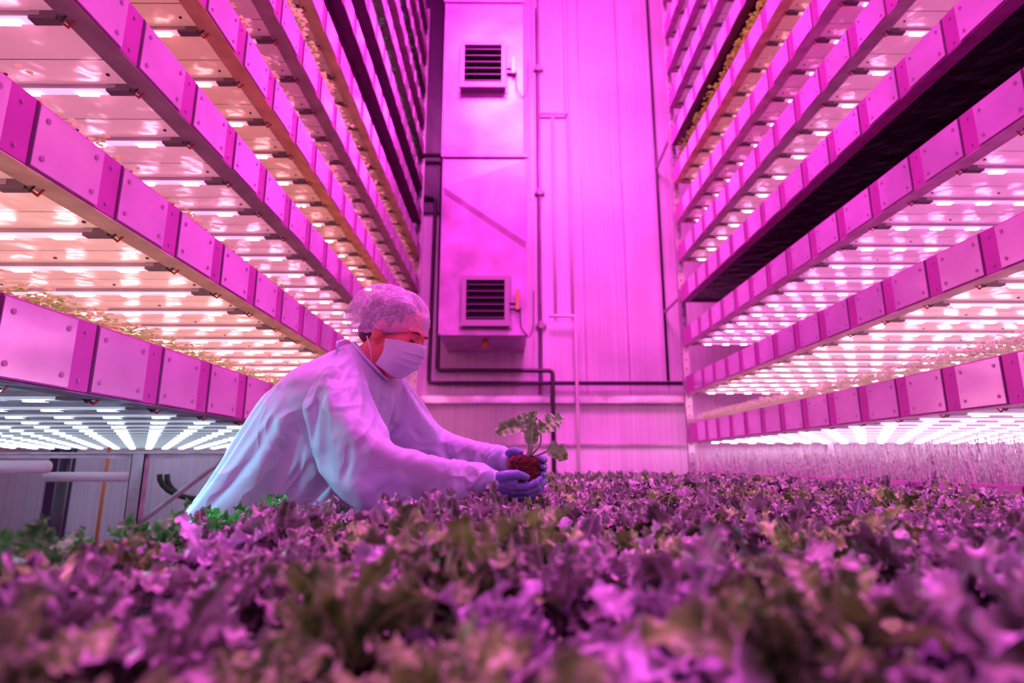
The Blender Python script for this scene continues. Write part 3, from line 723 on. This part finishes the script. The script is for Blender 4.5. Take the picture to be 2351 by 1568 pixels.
# ------------------------------------------------------------------ low frame behind person
e=empty('steel_frame',(-2.0,3.2,FZ),'low galvanised steel frame with diagonal brace','frame')
for x in (-1.96,-4.2):
    b=MB(); b.box(x-.035,x+.035,3.15,3.156,FZ,.06); b.box(x-.035,x-.03,3.15,3.20,FZ,.06); b.box(x+.03,x+.035,3.15,3.20,FZ,.06); b.box(x-.08,x+.08,3.1,3.3,FZ,FZ+.01); b.obj('post',[M_steel],parent=e)
b=MB(); b.box(-4.3,-1.3,3.17,3.20,.03,.06); b.box(-4.3,-1.3,3.14,3.17,.052,.06); b.obj('beam',[M_steel],parent=e)
b=MB(); b.tube([(-1.95,3.18,-.32),(-1.5,3.18,.04)],.014,8); b.obj('brace',[M_steel],parent=e)
pipe('drain_pipe',[(-4.6,3.05,FZ),(-4.6,3.05,-.015),(-2.35,3.05,-.015)],.032,M_white,'thick white plastic drain pipe under the shelf')
pipe('drain_pipe',[(-2.55,3.3,-.07),(-2.05,3.3,-.07)],.026,M_white,'short white plastic pipe joint under the shelf')
b=MB()
for k in range(2):
    pts=[(-1.78+.26*math.cos(a)*(1-.1*k),3.5+.03*k,-.06-.14*abs(math.sin(a))*(1+.08*k)) for a in [math.pi+math.pi*i/14 for i in range(15)]]
    b.tube(pts,.016,8)
b.obj('hanging_cable',[M_blk],True,label='looped black cable hanging under the shelf',cat='cable')
pipe('orange_hose',[(-3.5,5.2,.15),(-3.5,5.2,FZ)],.014,M_orange,'vertical orange hose near the back wall')
pipe('black_post',[(-3.27,4.4,.1),(-3.27,4.4,FZ)],.04,M_black,'black vertical pipe standing on the floor')
struct('trim_6',(-5.6,-5.3,YW-.03,YW,FZ,.6),M_walldark,'dark vertical strip on the wall')

# ------------------------------------------------------------------ held seedling
se=empty('kale_seedling',(.048,1.63,-.058),'young kale seedling with red brown root plug held in gloved hands','seedling')
b=MB(); b.tube([(.048,1.63,-.060),(.048,1.63,-.052),(.048,1.63,-.02),(.049,1.63,.006),(.050,1.63,.016),(.051,1.63,.022)],[.026,.036,.040,.041,.036,.022],20)
remesh(b,'root_plug',[M_soil],.003,2,.5,lambda co,n:.005*noise.noise(Vector(co)*60)+.003*noise.noise(Vector(co)*150)+.002*noise.noise(Vector(co)*320),parent=se,label='rounded red brown root plug')
M_seed=leaf_mat('seedling_leaf',(.10,.34,.05),(.28,.62,.18),(.6,.85,.5),40)
b=MB()
specs=[((.060,1.62,.05),(.040,1.60,.092),3.0,20,-45,.072,.030,-1.0),
       ((.088,1.61,.05),(.090,1.60,.084),-.2,55,-5,.072,.034,.9),
       ((.074,1.63,.07),(.074,1.615,.085),.3,95,75,.064,.028,.2),
       ((.098,1.62,.03),(.106,1.60,.034),-.4,10,-70,.058,.027,1.0),
       ((.065,1.61,.035),(.066,1.595,.050),-1.3,88,70,.060,.025,.1),
       ((.06,1.64,.05),(.055,1.645,.080),2.6,82,60,.062,.027,-.8)]
for (m_,p,az,e0,e1,L,W,ro) in specs:
    o_,r_=catm([(.052,1.63,.012),m_,p],[.0038,.0034,.0026]); b.tube(o_,r_,6)
b.obj('stem',[M_stem],True,parent=se)
rng=random.Random(3)
for (m_,p,az,e0,e1,L,W,ro) in specs:
    vs,fs,a=leaf(rng,L,W,math.radians(e0),math.radians(e1),40,12,az,p,ruf=.18,pet=.05,kf=.9,roll=ro,fine=.07)
    g=MB(); g.add(vs,fs); g.obj('leaf',[M_seed],True,parent=se,att=a)

# ------------------------------------------------------------------ lights
def area(name,loc,size,sy,rot,e,col):
    l=bpy.data.lights.new(name,'AREA'); l.shape='RECTANGLE'; l.size=size; l.size_y=sy; l.energy=e; l.color=col
    o=bpy.data.objects.new(name,l); o.location=(loc[0],loc[1],loc[2]+ZC); o.rotation_euler=rot; C.objects.link(o); return o
area('aisle_fill',(.4,2.2,6.9),2.2,3,(0,0,0),580,(1,.13,.80))  # added overhead fill for the magenta ambient of the aisle
area('aisle_fill',(.4,3.6,6.9),2.2,2,(math.radians(38),0,0),430,(1,.11,.78))  # added wash, tilted to brighten the back wall
area('rear_fill',(.4,-2.2,3.2),5,2.5,(math.radians(100),0,0),125,(1,.18,.84))  # added fill for pink light from unseen racks behind the camera
def spot(name,loc,tgt,e,col,ang=110):
    l=bpy.data.lights.new(name,'SPOT'); l.energy=e; l.color=col; l.spot_size=math.radians(ang); l.spot_blend=.6; l.shadow_soft_size=.02
    o=bpy.data.objects.new(name,l); o.location=(loc[0],loc[1],loc[2]+ZC)
    o.rotation_euler=(Vector(tgt)-Vector(loc)).to_track_quat('-Z','Y').to_euler(); C.objects.link(o)
for y in (1.3,1.8): spot('gown_fill',(-1.25,y,.17),(-.84,1.6,-.12),17,(.12,.9,1),85)  # added teal spots that boost the tray LEDs on the lower gown
w=bpy.data.worlds.new('World'); sc.world=w; w.use_nodes=True
w.node_tree.nodes['Background'].inputs[0].default_value=(1,.14,.78,1); w.node_tree.nodes['Background'].inputs[1].default_value=.12

# ------------------------------------------------------------------ camera
cd=bpy.data.cameras.new('Camera'); cam=bpy.data.objects.new('Camera',cd); C.objects.link(cam)
cd.sensor_width=36; cd.lens=1330/2351*36
cam.location=(0,0,ZC); cam.rotation_euler=(math.radians(90+11.93),0,math.radians(-.43))
cd.dof.use_dof=True; cd.dof.focus_distance=1.62; cd.dof.aperture_fstop=2.4; cd.clip_start=.02
sc.camera=cam
